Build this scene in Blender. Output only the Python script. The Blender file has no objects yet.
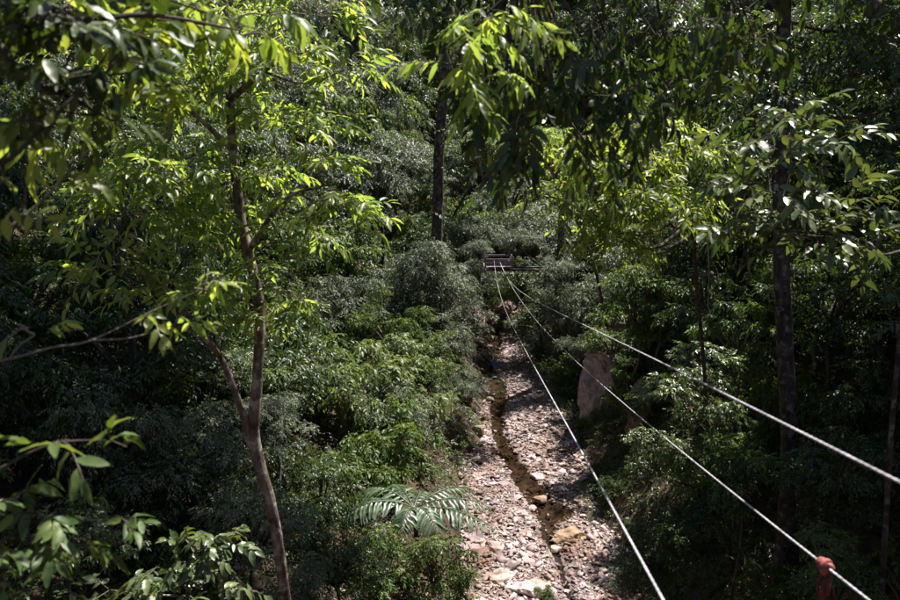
import bpy, bmesh, math, random
import numpy as np
from mathutils import Vector, Matrix

# ------------------------------------------------------------------ camera, sky, sun, exposure
scn = bpy.context.scene
C = scn.collection
CAM_H, PITCH, FPX = 15.0, math.radians(12.0), 775.0
cam_d = bpy.data.cameras.new('camera')
cam_d.sensor_width = 36.0
cam_d.lens = 36.0 * FPX / 900.0
cam_d.clip_start, cam_d.clip_end = 0.05, 1500.0
cam_d.dof.use_dof = True
cam_d.dof.focus_distance = 26.0
cam_d.dof.aperture_fstop = 2.2
cam = bpy.data.objects.new('camera', cam_d)
C.objects.link(cam)
cam.location = (0, 0, CAM_H)
cam.rotation_euler = (math.radians(90) - PITCH, 0, 0)
scn.camera = cam

SUN_AZ = math.radians(42)      # clockwise from +Y (view direction) towards +X
SUN_EL = math.radians(63)
to_sun = Vector((math.sin(SUN_AZ) * math.cos(SUN_EL), math.cos(SUN_AZ) * math.cos(SUN_EL), math.sin(SUN_EL)))
world = bpy.data.worlds.new('World')
scn.world = world
world.use_nodes = True
wn = world.node_tree
sky = wn.nodes.new('ShaderNodeTexSky')
sky.sky_type = 'NISHITA'
sky.sun_disc = False
sky.sun_elevation = SUN_EL
sky.sun_rotation = SUN_AZ
wn.links.new(sky.outputs[0], wn.nodes['Background'].inputs[0])
wn.nodes['Background'].inputs[1].default_value = 0.05
sun_d = bpy.data.lights.new('sun', 'SUN')
sun_d.energy = 5.0
sun_d.angle = math.radians(0.53)
sun_d.color = (1.0, 0.95, 0.87)
sun = bpy.data.objects.new('sun', sun_d)
C.objects.link(sun)
sun.rotation_euler = to_sun.to_track_quat('Z', 'Y').to_euler()
sun.location = (20, 20, 60)
vs = scn.view_settings
vs.view_transform = 'Standard'
vs.look = 'None'
vs.gamma = 1.0
vs.use_curve_mapping = False
vs.exposure = 1.4
cy = scn.cycles
cy.use_denoising = True
cy.max_bounces = 6
cy.diffuse_bounces = 3
cy.glossy_bounces = 2
cy.transmission_bounces = 4
cy.transparent_max_bounces = 6
cy.sample_clamp_indirect = 4.0
cy.caustics_reflective = False
cy.caustics_refractive = False

rng = np.random.default_rng(11)
random.seed(5)

# ------------------------------------------------------------------ helpers
def at(px, py, Y):
    """point seen at pixel (px,py) of a 900x600 frame at forward distance Y"""
    x, z = (px - 450) / FPX, (300 - py) / FPX
    r = np.array([x, math.cos(PITCH) + z * math.sin(PITCH), -math.sin(PITCH) + z * math.cos(PITCH)])
    return np.array([0, 0, CAM_H]) + r * (Y / r[1])

def project(P):
    P = np.atleast_2d(P) - np.array([0, 0, CAM_H])
    d = P[:, 1] * math.cos(PITCH) - P[:, 2] * math.sin(PITCH)
    u = P[:, 1] * math.sin(PITCH) + P[:, 2] * math.cos(PITCH)
    dd = np.where(d > 0.05, d, np.nan)
    return np.stack([450 + FPX * P[:, 0] / dd, 300 - FPX * u / dd, d], 1)

def norm(a):
    return a / np.maximum(np.linalg.norm(a, axis=-1, keepdims=True), 1e-9)

def np_mesh(name, V, F, mat=None, tint=None, smooth=False):
    V = np.asarray(V, dtype=np.float32)
    F = np.asarray(F, dtype=np.int32)
    k = F.shape[1]
    me = bpy.data.meshes.new(name)
    me.vertices.add(len(V))
    me.vertices.foreach_set('co', V.ravel())
    me.loops.add(F.size)
    me.loops.foreach_set('vertex_index', F.ravel())
    me.polygons.add(len(F))
    me.polygons.foreach_set('loop_start', np.arange(0, F.size, k, dtype=np.int32))
    me.polygons.foreach_set('loop_total', np.full(len(F), k, dtype=np.int32))
    if smooth:
        me.polygons.foreach_set('use_smooth', np.ones(len(F), dtype=bool))
    if tint is not None:
        a = me.attributes.new('tint', 'FLOAT', 'FACE')
        a.data.foreach_set('value', np.asarray(tint, dtype=np.float32))
    me.update(calc_edges=True)
    if mat is not None:
        me.materials.append(mat)
    return me

def obj(name, me, parent=None, loc=None):
    o = bpy.data.objects.new(name, me)
    C.objects.link(o)
    if parent is not None:
        o.parent = parent
    if loc is not None:
        o.location = [float(v) for v in loc]
    return o

def tag(o, label=None, cat=None, group=None, kind=None):
    if label: o['label'] = label
    if cat: o['category'] = cat
    if group: o['group'] = group
    if kind: o['kind'] = kind
    return o

def thing(name, loc, label, cat, group=None):
    o = bpy.data.objects.new(name, None)
    o.empty_display_size = 0.2
    C.objects.link(o)
    o.location = [float(v) for v in loc]
    return tag(o, label, cat, group)

def smooth_path(pts, rad, n=6):
    pts = np.asarray(pts, float)
    rad = np.asarray(rad, float)
    if len(pts) < 3:
        t = np.linspace(0, 1, n + 1)[:, None]
        return pts[0] + (pts[1] - pts[0]) * t, rad[0] + (rad[1] - rad[0]) * t[:, 0]
    Q = np.vstack([2 * pts[0] - pts[1], pts, 2 * pts[-1] - pts[-2]])
    out, ro = [], []
    for i in range(len(pts) - 1):
        p0, p1, p2, p3 = Q[i:i + 4]
        for t in np.linspace(0, 1, n, endpoint=False):
            out.append(0.5 * (2 * p1 + (p2 - p0) * t + (2 * p0 - 5 * p1 + 4 * p2 - p3) * t * t + (3 * p1 - p0 - 3 * p2 + p3) * t ** 3))
            ro.append(rad[i] + (rad[i + 1] - rad[i]) * t)
    out.append(pts[-1]); ro.append(rad[-1])
    return np.array(out), np.array(ro)

def tube(pts, rad, sides=8, n=6, wob=0.0, cap=True):
    """tapered tube through points -> V, quads"""
    P, R = smooth_path(pts, rad, n)
    T = norm(np.gradient(P, axis=0))
    ref = np.array([0, 0, 1.0]) if abs(T[0][2]) < 0.9 else np.array([1.0, 0, 0])
    A = norm(np.cross(T, ref)); B = np.cross(T, A)
    th = np.linspace(0, 2 * math.pi, sides, endpoint=False)
    rr = R[:, None] * np.ones(sides)[None]
    if wob:
        rr = rr * (1 + wob * rng.standard_normal(rr.shape))
    V = P[:, None, :] + rr[:, :, None] * (np.cos(th)[None, :, None] * A[:, None, :] + np.sin(th)[None, :, None] * B[:, None, :])
    m = len(P)
    i = np.arange(m - 1)[:, None] * sides; j = np.arange(sides)[None]
    F = np.stack([i + j, i + (j + 1) % sides, i + sides + (j + 1) % sides, i + sides + j], -1).reshape(-1, 4)
    return V.reshape(-1, 3), F

def merge(parts):
    Vs, Fs, o = [], [], 0
    for V, F in parts:
        Vs.append(V); Fs.append(F + o); o += len(V)
    return np.vstack(Vs), np.vstack(Fs)

# ---- leaf shapes: x along the leaf, y across, z up; unit length
def leaf_shape(level, w=0.34, curl=0.25, fold=0.12):
    if level == 0:
        V = np.array([[0, 0, 0], [.45, -w / 2, fold * w], [1, 0, -curl * .6], [.45, w / 2, fold * w]])
        F = np.array([[0, 1, 2], [0, 2, 3]])
    elif level == 1:
        V = np.array([[0, 0, 0], [.5, 0, -curl * .2], [1, 0, -curl], [.28, -w * .46, fold * w], [.66, -w * .40, fold * w - curl * .4],
                      [.28, w * .46, fold * w], [.66, w * .40, fold * w - curl * .4]])
        F = np.array([[0, 3, 1], [3, 4, 1], [4, 2, 1], [0, 1, 5], [5, 1, 6], [6, 1, 2]])
    else:
        xs = np.array([-.10, 0, .12, .3, .5, .7, .87, 1.0])
        hw = np.array([.012, .02, .30, .47, .50, .38, .17, .0]) * w
        V, F = [], []
        for x, h in zip(xs, hw):
            xx = max(x, 0)
            zc = -curl * xx * xx
            wav = .02 * math.sin(x * 17)
            V += [[x, -h, zc + fold * h * 1.3 + wav], [x, 0, zc], [x, h, zc + fold * h * 1.3 - wav]]
        for i in range(len(xs) - 1):
            a = i * 3
            for s in (0, 1):
                q = [a + s, a + s + 3, a + s + 4, a + s + 1]
                F += [[q[0], q[1], q[2]], [q[0], q[2], q[3]]]
        V, F = np.array(V), np.array(F)
    return V, F

class Leaves:
    def __init__(s): s.P, s.D, s.N, s.L = [], [], [], []
    def add(s, P, D, N, L):
        s.P.append(P); s.D.append(D); s.N.append(N); s.L.append(L)
    def arrays(s):
        P, D, N, L = (np.concatenate(a) for a in (s.P, s.D, s.N, s.L))
        D = norm(D); N = norm(N - D * (N * D).sum(1, keepdims=True)); S = np.cross(N, D)
        return P, D, S, N, L

def leaves_mesh(name, arr, shape, mat):
    P, D, S, N, L = arr
    tv, tf = shape
    V = P[:, None] + L[:, None, None] * (tv[None, :, 0:1] * D[:, None] + tv[None, :, 1:2] * S[:, None] + tv[None, :, 2:3] * N[:, None])
    F = tf[None] + (np.arange(len(P)) * len(tv))[:, None, None]
    t = np.repeat(rng.random(len(P)), len(tf))
    return np_mesh(name, V.reshape(-1, 3), F.reshape(-1, 3), mat, t, smooth=len(tv) > 8)

def add_sprays(lv, O, A, U, TL, nl, ll, droop=.25, ang=55, jit=.22, leafdrop=.25):
    """pinnate twigs: leaves alternate along an axis"""
    A = norm(A); U = norm(U - A * (U * A).sum(1, keepdims=True)); S = np.cross(U, A)
    n = len(O)
    for i in range(nl):
        t = (i + .8) / nl
        P = O + A * (TL * t)[:, None]
        P[:, 2] -= droop * TL * t * t
        if i == nl - 1:
            a = 0.0
        else:
            a = math.radians(ang * (1.1 - .35 * t)) * (1 if i % 2 else -1)
        D = A * math.cos(a) + S * math.sin(a) + rng.standard_normal((n, 3)) * jit
        D[:, 2] -= leafdrop + droop * t
        N = U + rng.standard_normal((n, 3)) * jit * 1.5
        L = ll * (0.7 + .5 * rng.random(n)) * (1 - .25 * abs(t - .5))
        lv.add(P, D, N, L)

def add_bough(lv, c, r, ns, nl, ll, tl, style='dome', droop=.25, leafdrop=.25, ang=55):
    r = np.asarray(r, float) * np.ones(3)
    d = rng.standard_normal((ns, 3))
    if style == 'dome':
        d[:, 2] = np.abs(d[:, 2]) * .95 - .35
    d = norm(d)
    O = c + d * r * (0.25 + .65 * rng.random((ns, 1)) ** .6)
    if style == 'hang':
        A = np.array([0, 0, -1.0]) + rng.standard_normal((ns, 3)) * .4 + d * .35
        U = rng.standard_normal((ns, 3)) * np.array([1, 1, .3])
    else:
        A = d * np.array([1, 1, .4]) + rng.standard_normal((ns, 3)) * .35
        A[:, 2] -= droop
        U = np.array([0, 0, 1.0]) + rng.standard_normal((ns, 3)) * .3
    TL = tl * (0.6 + .7 * rng.random(ns))
    add_sprays(lv, O, A, U, TL, nl, ll, droop, ang, leafdrop=leafdrop)
    return O, norm(A), TL

# ------------------------------------------------------------------ materials
def new_mat(name):
    m = bpy.data.materials.new(name); m.use_nodes = True
    nt = m.node_tree
    return m, nt, nt.nodes['Principled BSDF'], nt.nodes['Material Output']

def leaf_mat(name, base, trans, rough=.38, tr=.38, spread=1.0, spec=.5):
    m, nt, bs, out = new_mat(name)
    N, Lk = nt.nodes, nt.links
    at_ = N.new('ShaderNodeAttribute'); at_.attribute_name = 'tint'
    oi = N.new('ShaderNodeObjectInfo')
    ad = N.new('ShaderNodeMath'); ad.operation = 'ADD'
    fr = N.new('ShaderNodeMath'); fr.operation = 'FRACT'
    Lk.new(at_.outputs['Fac'], ad.inputs[0]); Lk.new(oi.outputs['Random'], ad.inputs[1]); Lk.new(ad.outputs[0], fr.inputs[0])
    hs = []
    for col in (base, trans):
        h = N.new('ShaderNodeHueSaturation'); h.inputs['Color'].default_value = (*col, 1)
        mv = N.new('ShaderNodeMapRange'); mv.inputs[3].default_value = 1 - .42 * spread; mv.inputs[4].default_value = 1 + .42 * spread
        mh = N.new('ShaderNodeMapRange'); mh.inputs[3].default_value = .5 + .018 * spread; mh.inputs[4].default_value = .5 - .03 * spread
        Lk.new(fr.outputs[0], mv.inputs[0]); Lk.new(fr.outputs[0], mh.inputs[0])
        Lk.new(mv.outputs[0], h.inputs['Value']); Lk.new(mh.outputs[0], h.inputs['Hue'])
        hs.append(h)
    Lk.new(hs[0].outputs[0], bs.inputs['Base Color'])
    bs.inputs['Roughness'].default_value = rough
    bs.inputs['Specular IOR Level'].default_value = spec
    tb = N.new('ShaderNodeBsdfTranslucent'); Lk.new(hs[1].outputs[0], tb.inputs[0])
    mx = N.new('ShaderNodeMixShader'); mx.inputs[0].default_value = tr
    Lk.new(bs.outputs[0], mx.inputs[1]); Lk.new(tb.outputs[0], mx.inputs[2]); Lk.new(mx.outputs[0], out.inputs[0])
    return m

M = {}
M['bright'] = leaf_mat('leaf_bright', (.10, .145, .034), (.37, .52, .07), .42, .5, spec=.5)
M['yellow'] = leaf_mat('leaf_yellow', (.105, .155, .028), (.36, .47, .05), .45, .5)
M['pale'] = leaf_mat('leaf_pale', (.085, .12, .045), (.14, .20, .03), .38, .25, spec=.65)
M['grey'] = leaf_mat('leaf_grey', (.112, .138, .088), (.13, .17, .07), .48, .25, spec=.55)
M['mid'] = leaf_mat('leaf_mid', (.062, .105, .026), (.15, .23, .025), .50, .34, spec=.4)
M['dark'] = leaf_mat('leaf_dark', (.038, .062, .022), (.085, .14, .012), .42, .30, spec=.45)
M['olive'] = leaf_mat('leaf_olive', (.085, .118, .042), (.20, .27, .055), .45, .4, spec=.5)
M['fern'] = leaf_mat('leaf_fern', (.075, .118, .066), (.12, .19, .06), .45, .22, spec=.65)

def bark_mat(name, c1, c2, scale=6, bump=.6, lichen=0.0):
    m, nt, bs, out = new_mat(name)
    N, Lk = nt.nodes, nt.links
    tc = N.new('ShaderNodeTexCoord')
    mp = N.new('ShaderNodeMapping'); mp.inputs['Scale'].default_value = (1, 1, .35)
    n1 = N.new('ShaderNodeTexNoise'); n1.inputs['Scale'].default_value = scale; n1.inputs['Detail'].default_value = 8; n1.inputs['Roughness'].default_value = .7
    n2 = N.new('ShaderNodeTexNoise'); n2.inputs['Scale'].default_value = scale * .35
    cr = N.new('ShaderNodeValToRGB'); cr.color_ramp.elements[0].position = .40; cr.color_ramp.elements[1].position = .62
    cr.color_ramp.elements[0].color = (*c1, 1); cr.color_ramp.elements[1].color = (*c2, 1)
    mxf = N.new('ShaderNodeMath'); mxf.operation = 'MULTIPLY_ADD'; mxf.inputs[1].default_value = .6
    m2 = N.new('ShaderNodeMath'); m2.operation = 'MULTIPLY'; m2.inputs[1].default_value = .4
    bp = N.new('ShaderNodeBump'); bp.inputs['Strength'].default_value = bump; bp.inputs['Distance'].default_value = .03
    Lk.new(tc.outputs['Object'], mp.inputs[0]); Lk.new(mp.outputs[0], n1.inputs[0]); Lk.new(tc.outputs['Object'], n2.inputs[0])
    Lk.new(n2.outputs[0], m2.inputs[0]); Lk.new(n1.outputs[0], mxf.inputs[0]); Lk.new(m2.outputs[0], mxf.inputs[2])
    n4 = N.new('ShaderNodeTexNoise'); n4.inputs['Scale'].default_value = scale * .7; n4.inputs['Detail'].default_value = 6
    r4 = N.new('ShaderNodeMapRange'); r4.inputs[1].default_value = .56; r4.inputs[2].default_value = .62; r4.inputs[3].default_value = 0; r4.inputs[4].default_value = lichen
    mm = N.new('ShaderNodeMix'); mm.data_type = 'RGBA'; mm.inputs['B'].default_value = (.36, .33, .29, 1)
    Lk.new(tc.outputs['Object'], n4.inputs[0]); Lk.new(n4.outputs[0], r4.inputs[0]); Lk.new(r4.outputs[0], mm.inputs['Factor'])
    Lk.new(cr.outputs[0], mm.inputs['A']); Lk.new(mm.outputs['Result'], bs.inputs['Base Color'])
    Lk.new(mxf.outputs[0], cr.inputs[0])
    Lk.new(n1.outputs[0], bp.inputs['Height']); Lk.new(bp.outputs[0], bs.inputs['Normal'])
    bs.inputs['Roughness'].default_value = .9
    bs.inputs['Specular IOR Level'].default_value = .2
    return m
M['bark'] = bark_mat('bark_brown', (.045, .030, .024), (.26, .20, .17), 9, 1.0, .75)
M['bark_dark'] = bark_mat('bark_dark', (.03, .023, .02), (.12, .095, .085), 8, .9, .35)
M['bark_pale'] = bark_mat('bark_pale', (.10, .085, .075), (.26, .23, .20), 9, .8, .5)
M['ground'] = bark_mat('leaf_litter', (.016, .011, .007), (.085, .058, .038), 2.2, 1.0)
M['bed'] = bark_mat('wet_gravel', (.06, .045, .036), (.28, .22, .19), 5, 1.0)
M['stone'] = None

def stone_mat(name, c1, c2, obj_var=.45, stain=1.0):
    m, nt, bs, out = new_mat(name)
    N, Lk = nt.nodes, nt.links
    tc = N.new('ShaderNodeTexCoord')
    n1 = N.new('ShaderNodeTexNoise'); n1.inputs['Scale'].default_value = 3.5; n1.inputs['Detail'].default_value = 9; n1.inputs['Roughness'].default_value = .65
    cr = N.new('ShaderNodeValToRGB'); cr.color_ramp.elements[0].position = .32; cr.color_ramp.elements[1].position = .66
    cr.color_ramp.elements[0].color = (*c1, 1); cr.color_ramp.elements[1].color = (*c2, 1)
    a = N.new('ShaderNodeAttribute'); a.attribute_name = 'tint'
    oi = N.new('ShaderNodeObjectInfo')
    ad = N.new('ShaderNodeMath'); ad.operation = 'ADD'; fr = N.new('ShaderNodeMath'); fr.operation = 'FRACT'
    mr = N.new('ShaderNodeMapRange'); mr.inputs[3].default_value = 1 - obj_var * 1.35; mr.inputs[4].default_value = 1 + obj_var * .75
    mh = N.new('ShaderNodeMapRange'); mh.inputs[3].default_value = .47; mh.inputs[4].default_value = .53
    hs = N.new('ShaderNodeHueSaturation')
    bp = N.new('ShaderNodeBump'); bp.inputs['Strength'].default_value = .7; bp.inputs['Distance'].default_value = .04
    Lk.new(tc.outputs['Object'], n1.inputs[0]); Lk.new(n1.outputs[0], cr.inputs[0]); Lk.new(cr.outputs[0], hs.inputs['Color'])
    lt = N.new('ShaderNodeMath'); lt.operation = 'LESS_THAN'; lt.inputs[1].default_value = 1e-5
    ml = N.new('ShaderNodeMath'); ml.operation = 'MULTIPLY'
    Lk.new(a.outputs['Fac'], lt.inputs[0]); Lk.new(lt.outputs[0], ml.inputs[0]); Lk.new(oi.outputs['Random'], ml.inputs[1])
    Lk.new(a.outputs['Fac'], ad.inputs[0]); Lk.new(ml.outputs[0], ad.inputs[1]); Lk.new(ad.outputs[0], fr.inputs[0])
    Lk.new(fr.outputs[0], mr.inputs[0]); Lk.new(mr.outputs[0], hs.inputs['Value'])
    Lk.new(fr.outputs[0], mh.inputs[0]); Lk.new(mh.outputs[0], hs.inputs['Hue'])
    ge = N.new('ShaderNodeNewGeometry'); n3 = N.new('ShaderNodeTexNoise'); n3.inputs['Scale'].default_value = .55; n3.inputs['Detail'].default_value = 5
    r3 = N.new('ShaderNodeMapRange'); r3.inputs[1].default_value = .46; r3.inputs[2].default_value = .66; r3.inputs[3].default_value = 0; r3.inputs[4].default_value = stain
    mm = N.new('ShaderNodeMix'); mm.data_type = 'RGBA'; mm.blend_type = 'MULTIPLY'; mm.inputs['B'].default_value = (.50, .36, .26, 1)
    Lk.new(ge.outputs['Position'], n3.inputs[0]); Lk.new(n3.outputs[0], r3.inputs[0]); Lk.new(r3.outputs[0], mm.inputs['Factor'])
    Lk.new(hs.outputs[0], mm.inputs['A']); Lk.new(mm.outputs['Result'], bs.inputs['Base Color'])
    Lk.new(n1.outputs[0], bp.inputs['Height']); Lk.new(bp.outputs[0], bs.inputs['Normal'])
    bs.inputs['Roughness'].default_value = .8
    return m
M['stone'] = stone_mat('pale_limestone', (.26, .18, .175), (.50, .395, .388))
M['tan_stone'] = stone_mat('tan_sandstone', (.20, .13, .075), (.38, .27, .17), .1, .3)
M['cliff'] = stone_mat('grey_cliff', (.17, .13, .12), (.50, .43, .42), .1, .5)
M['orange_rock'] = stone_mat('ochre_rock', (.10, .062, .042), (.25, .175, .125), .15)

def plain(name, col, rough=.6, metal=0.0, var=.25, scale=25):
    m, nt, bs, out = new_mat(name)
    N, Lk = nt.nodes, nt.links
    tc = N.new('ShaderNodeTexCoord'); n1 = N.new('ShaderNodeTexNoise'); n1.inputs['Scale'].default_value = scale; n1.inputs['Detail'].default_value = 6
    hs = N.new('ShaderNodeHueSaturation'); hs.inputs['Color'].default_value = (*col, 1)
    mr = N.new('ShaderNodeMapRange'); mr.inputs[1].default_value = .3; mr.inputs[2].default_value = .7; mr.inputs[3].default_value = 1 - var; mr.inputs[4].default_value = 1 + var
    Lk.new(tc.outputs['Object'], n1.inputs[0]); Lk.new(n1.outputs[0], mr.inputs[0]); Lk.new(mr.outputs[0], hs.inputs['Value']); Lk.new(hs.outputs[0], bs.inputs['Base Color'])
    bs.inputs['Roughness'].default_value = rough; bs.inputs['Metallic'].default_value = metal
    return m
M['rope'] = plain('grey_white_rope', (.42, .40, .44), .6, var=.45, scale=7)
M['red_rope'] = plain('faded_red_rope', (.27, .075, .06), .8, var=.4, scale=60)
M['dark_red_rope'] = plain('deep_red_rope', (.10, .022, .018), .85, var=.5, scale=60)  # darker red than the coil, for the hanging tails
M['deck'] = plain('weathered_plank', (.21, .155, .185), .8, var=.35, scale=5)
M['white'] = plain('white_paint', (.75, .72, .68), .6, var=.1)
M['blue'] = plain('blue_plastic', (.06, .13, .30), .5, var=.3, scale=4)

def water_mat():
    m, nt, bs, out = new_mat('brown_water')
    N, Lk = nt.nodes, nt.links
    tp = N.new('ShaderNodeBsdfTransparent'); tp.inputs[0].default_value = (.40, .35, .28, 1)
    gl = N.new('ShaderNodeBsdfGlossy'); gl.inputs['Roughness'].default_value = .06
    fr = N.new('ShaderNodeFresnel'); fr.inputs[0].default_value = 1.33
    nz = N.new('ShaderNodeTexNoise'); nz.inputs['Scale'].default_value = 5
    bp = N.new('ShaderNodeBump'); bp.inputs['Strength'].default_value = .15; bp.inputs['Distance'].default_value = .02
    mx = N.new('ShaderNodeMixShader')
    Lk.new(nz.outputs[0], bp.inputs['Height']); Lk.new(bp.outputs[0], gl.inputs['Normal']); Lk.new(bp.outputs[0], fr.inputs['Normal'])
    Lk.new(fr.outputs[0], mx.inputs[0]); Lk.new(tp.outputs[0], mx.inputs[1]); Lk.new(gl.outputs[0], mx.inputs[2]); Lk.new(mx.outputs[0], out.inputs[0])
    return m
M['water'] = water_mat()

# ------------------------------------------------------------------ terrain
_ph = np.random.default_rng(3).random((14, 4))
def wnoise(x, y, f0=.12):
    s = 0
    for i, (a, b, c, d) in enumerate(_ph):
        f = f0 * (1.35 ** i)
        s = s + np.sin((x * math.cos(a * 6.3) + y * math.sin(a * 6.3)) * f * (1 + b) + c * 6.3 + np.sin(x * f * .7 + d * 6.3)) / (1.3 ** i)
    return s / 3.0
def chan(y):       # centre of the water channel
    return np.interp(y, [15, 25.5, 27, 29, 31.5, 34, 37.5, 41, 44, 47, 50, 56, 64, 75], [4.0, 3.9, 3.7, 4.1, 3.4, 2.9, 2.45, 2.65, 2.9, 2.6, 2.2, 3.2, 3.4, 3.4])
def chan_w(y):
    return np.interp(y, [15, 24.5, 25.5, 27.5, 29, 31.5, 34, 37.5, 41, 44, 47, 50, 56, 64, 75], [.10, .12, .22, .30, .68, .50, .34, .30, .36, .55, .60, .8, .6, .5, .4])
def bed_z(x, y):
    z = .10 * wnoise(x, y, .5) + .10
    d = np.abs(x - chan(y)) / np.maximum(chan_w(y), .05)
    return z - .24 * np.exp(-d ** 2 * .8)
def height(x, y):
    x = np.asarray(x, float); y = np.asarray(y, float)
    xc = 3.65 + .25 * np.sin(y * .17) + np.maximum(y - 66, 0) * -.25
    hw = 3.0 + .35 * np.sin(y * .31 + 1) + .25 * np.sin(y * .83) - np.clip((y - 46) / 14, 0, 1) * 1.3
    bulge = np.clip((y - 34) / 5, 0, 1) * np.clip((58 - y) / 6, 0, 1)
    d = np.abs(x - xc) - np.where(x < xc, hw - 1.45 * bulge, hw)
    dl = np.maximum(d, 0)
    left = np.minimum(dl, 1.2) * .75 + np.maximum(dl - 1.2, 0) * .62 + np.maximum(dl - 12, 0) * .25
    right = np.minimum(dl, 1.0) * 1.1 + np.maximum(dl - 1.0, 0) * .85 + np.maximum(dl - 14, 0) * .15
    z = np.where(x < xc, left, right)
    z = 34 * (1 - np.exp(-z / 34)) if False else np.minimum(z, 30 + .1 * z)
    z = z + np.clip(dl / 4, 0, 1) * wnoise(x, y) * .9
    z = z + np.clip((12 - y) / 12, 0, 1.2) * 11.5 * np.exp(-np.maximum(z, 0) / 14)
    z = z + np.maximum(y - 68, 0) * .55 * np.exp(-np.maximum(z, 0) / 60)
    inb = d < 0
    return np.where(inb, bed_z(x, y) - .12 + np.maximum(y - 68, 0) * .55 + np.clip((12 - y) / 12, 0, 1.2) * 11.5, z)
def hz(x, y):
    return float(height(np.array([x]), np.array([y]))[0])

def axis(lo, mid0, mid1, hi, step, grow):
    a = list(np.arange(mid0, mid1 + 1e-6, step)); s = step
    b = mid1
    while b < hi: s *= grow; b += s; a.append(b)
    s = step; b = mid0
    while b > lo: s *= grow; b -= s; a.insert(0, b)
    return np.array(a)
gx = axis(-220, -14, 20, 220, .4, 1.12); gy = axis(-90, 4, 75, 320, .4, 1.12)
X, Y = np.meshgrid(gx, gy)
Z = height(X, Y)
n0, n1 = X.shape
idx = np.arange(n0 * n1).reshape(n0, n1)
F = np.stack([idx[:-1, :-1], idx[:-1, 1:], idx[1:, 1:], idx[1:, :-1]], -1).reshape(-1, 4)
ground = obj('ground', np_mesh('ground', np.stack([X, Y, Z], -1).reshape(-1, 3), F, M['ground'], smooth=True))
tag(ground, 'leaf-littered brown soil of the ravine slopes', 'ground', kind='structure')

bx = np.linspace(.2, 7.2, 70); by = np.linspace(12, 70, 400)
X, Y = np.meshgrid(bx, by)
e = np.minimum(np.minimum(X - .2, 7.2 - X), 1) * 1.0
Z = bed_z(X, Y) - .25 * (1 - np.clip(e / .5, 0, 1)) + .02 * rng.standard_normal(X.shape)
n0, n1 = X.shape
idx = np.arange(n0 * n1).reshape(n0, n1)
F = np.stack([idx[:-1, :-1], idx[:-1, 1:], idx[1:, 1:], idx[1:, :-1]], -1).reshape(-1, 4)
bed = obj('stream_bed', np_mesh('stream_bed', np.stack([X, Y, Z], -1).reshape(-1, 3), F, M['bed']))
tag(bed, 'pale stony stream bed along the bottom of the ravine', 'stream bed', kind='structure')

ys = np.linspace(22, 68, 140)
Vw, Fw = [], []
for i, y in enumerate(ys):
    c, w = float(chan(y)), float(chan_w(y)) * 1.4 + .14 * math.sin(y * 3.1) + .10 * math.sin(y * 7.3)
    for k in range(5):
        Vw.append([c + w * (k / 2 - 1), y, .012])
    if i:
        for k in range(4):
            a = (i - 1) * 5 + k
            Fw.append([a, a + 1, a + 6, a + 5])
water = obj('water', np_mesh('water', Vw, Fw, M['water'], smooth=True))
tag(water, 'shallow brown water trickling between the stones', 'water', kind='structure')

# stones
def stone_mesh(name, mat, seed, n=13, flat=.45):
    r = random.Random(seed)
    bm = bmesh.new()
    for i in range(n):
        v = Vector((r.gauss(0, 1), r.gauss(0, 1), r.gauss(0, 1))).normalized() * r.uniform(.8, 1.05)
        bm.verts.new((v.x * .5, v.y * .5 * r.uniform(.75, .95), v.z * .5 * flat))
    bmesh.ops.convex_hull(bm, input=bm.verts[:])
    bmesh.ops.delete(bm, geom=[v for v in bm.verts if not v.link_faces], context='VERTS')
    bmesh.ops.triangulate(bm, faces=bm.faces[:])
    me = bpy.data.meshes.new(name); bm.to_mesh(me); bm.free(); me.materials.append(mat)
    return me
stone_protos = [stone_mesh('stone', M['stone'], 40 + i, 12 + i % 4, (.3, .42, .55, .36)[i % 4]) for i in range(10)]
def mesh_arrays(me):
    V = np.empty(len(me.vertices) * 3, np.float32); me.vertices.foreach_get('co', V)
    F = np.empty(len(me.loops), np.int32); me.loops.foreach_get('vertex_index', F)
    return V.reshape(-1, 3), F.reshape(-1, 3)
SA = [mesh_arrays(m) for m in stone_protos]

def dry(x, y, k=1.5):
    return abs(x - float(chan(y))) > float(chan_w(y)) * k
st = []
while len(st) < 300:
    y = 22 + 34 * random.random() ** 1.7; x = random.uniform(.5, 6.9)
    if not dry(x, y, 1.25) and random.random() < .8: continue
    s = random.lognormvariate(-.95, .45)
    st.append((x, y, min(s, 1.15)))
for x, y, s in st:
    o = obj('stone', random.choice(stone_protos), bed)
    o.location = (x, y, float(bed_z(np.array(x), np.array(y))) + .06 * s)
    o.rotation_euler = (random.uniform(-.3, .3), random.uniform(-.3, .3), random.uniform(0, 6.3))
    o.scale = (s, s, s)
Vs, Fs, Ts, off = [], [], [], 0
NP = 40000
px_ = rng.uniform(.4, 7.0, NP); py_ = 20 + 46 * rng.random(NP) ** 1.35
keep = (np.abs(px_ - chan(py_)) > chan_w(py_) * (1.0 + .5 * rng.random(NP))) & (wnoise(px_ * 2, py_ * 2, .6) > -.55 + .3 * rng.standard_normal(NP)) | (rng.random(NP) < .22)
px_, py_ = px_[keep], py_[keep]
ps = np.clip(np.exp(rng.normal(-2.35, .62, len(px_))), .05, .5)
pz = bed_z(px_, py_)
which = rng.integers(0, len(SA), len(px_))
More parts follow.
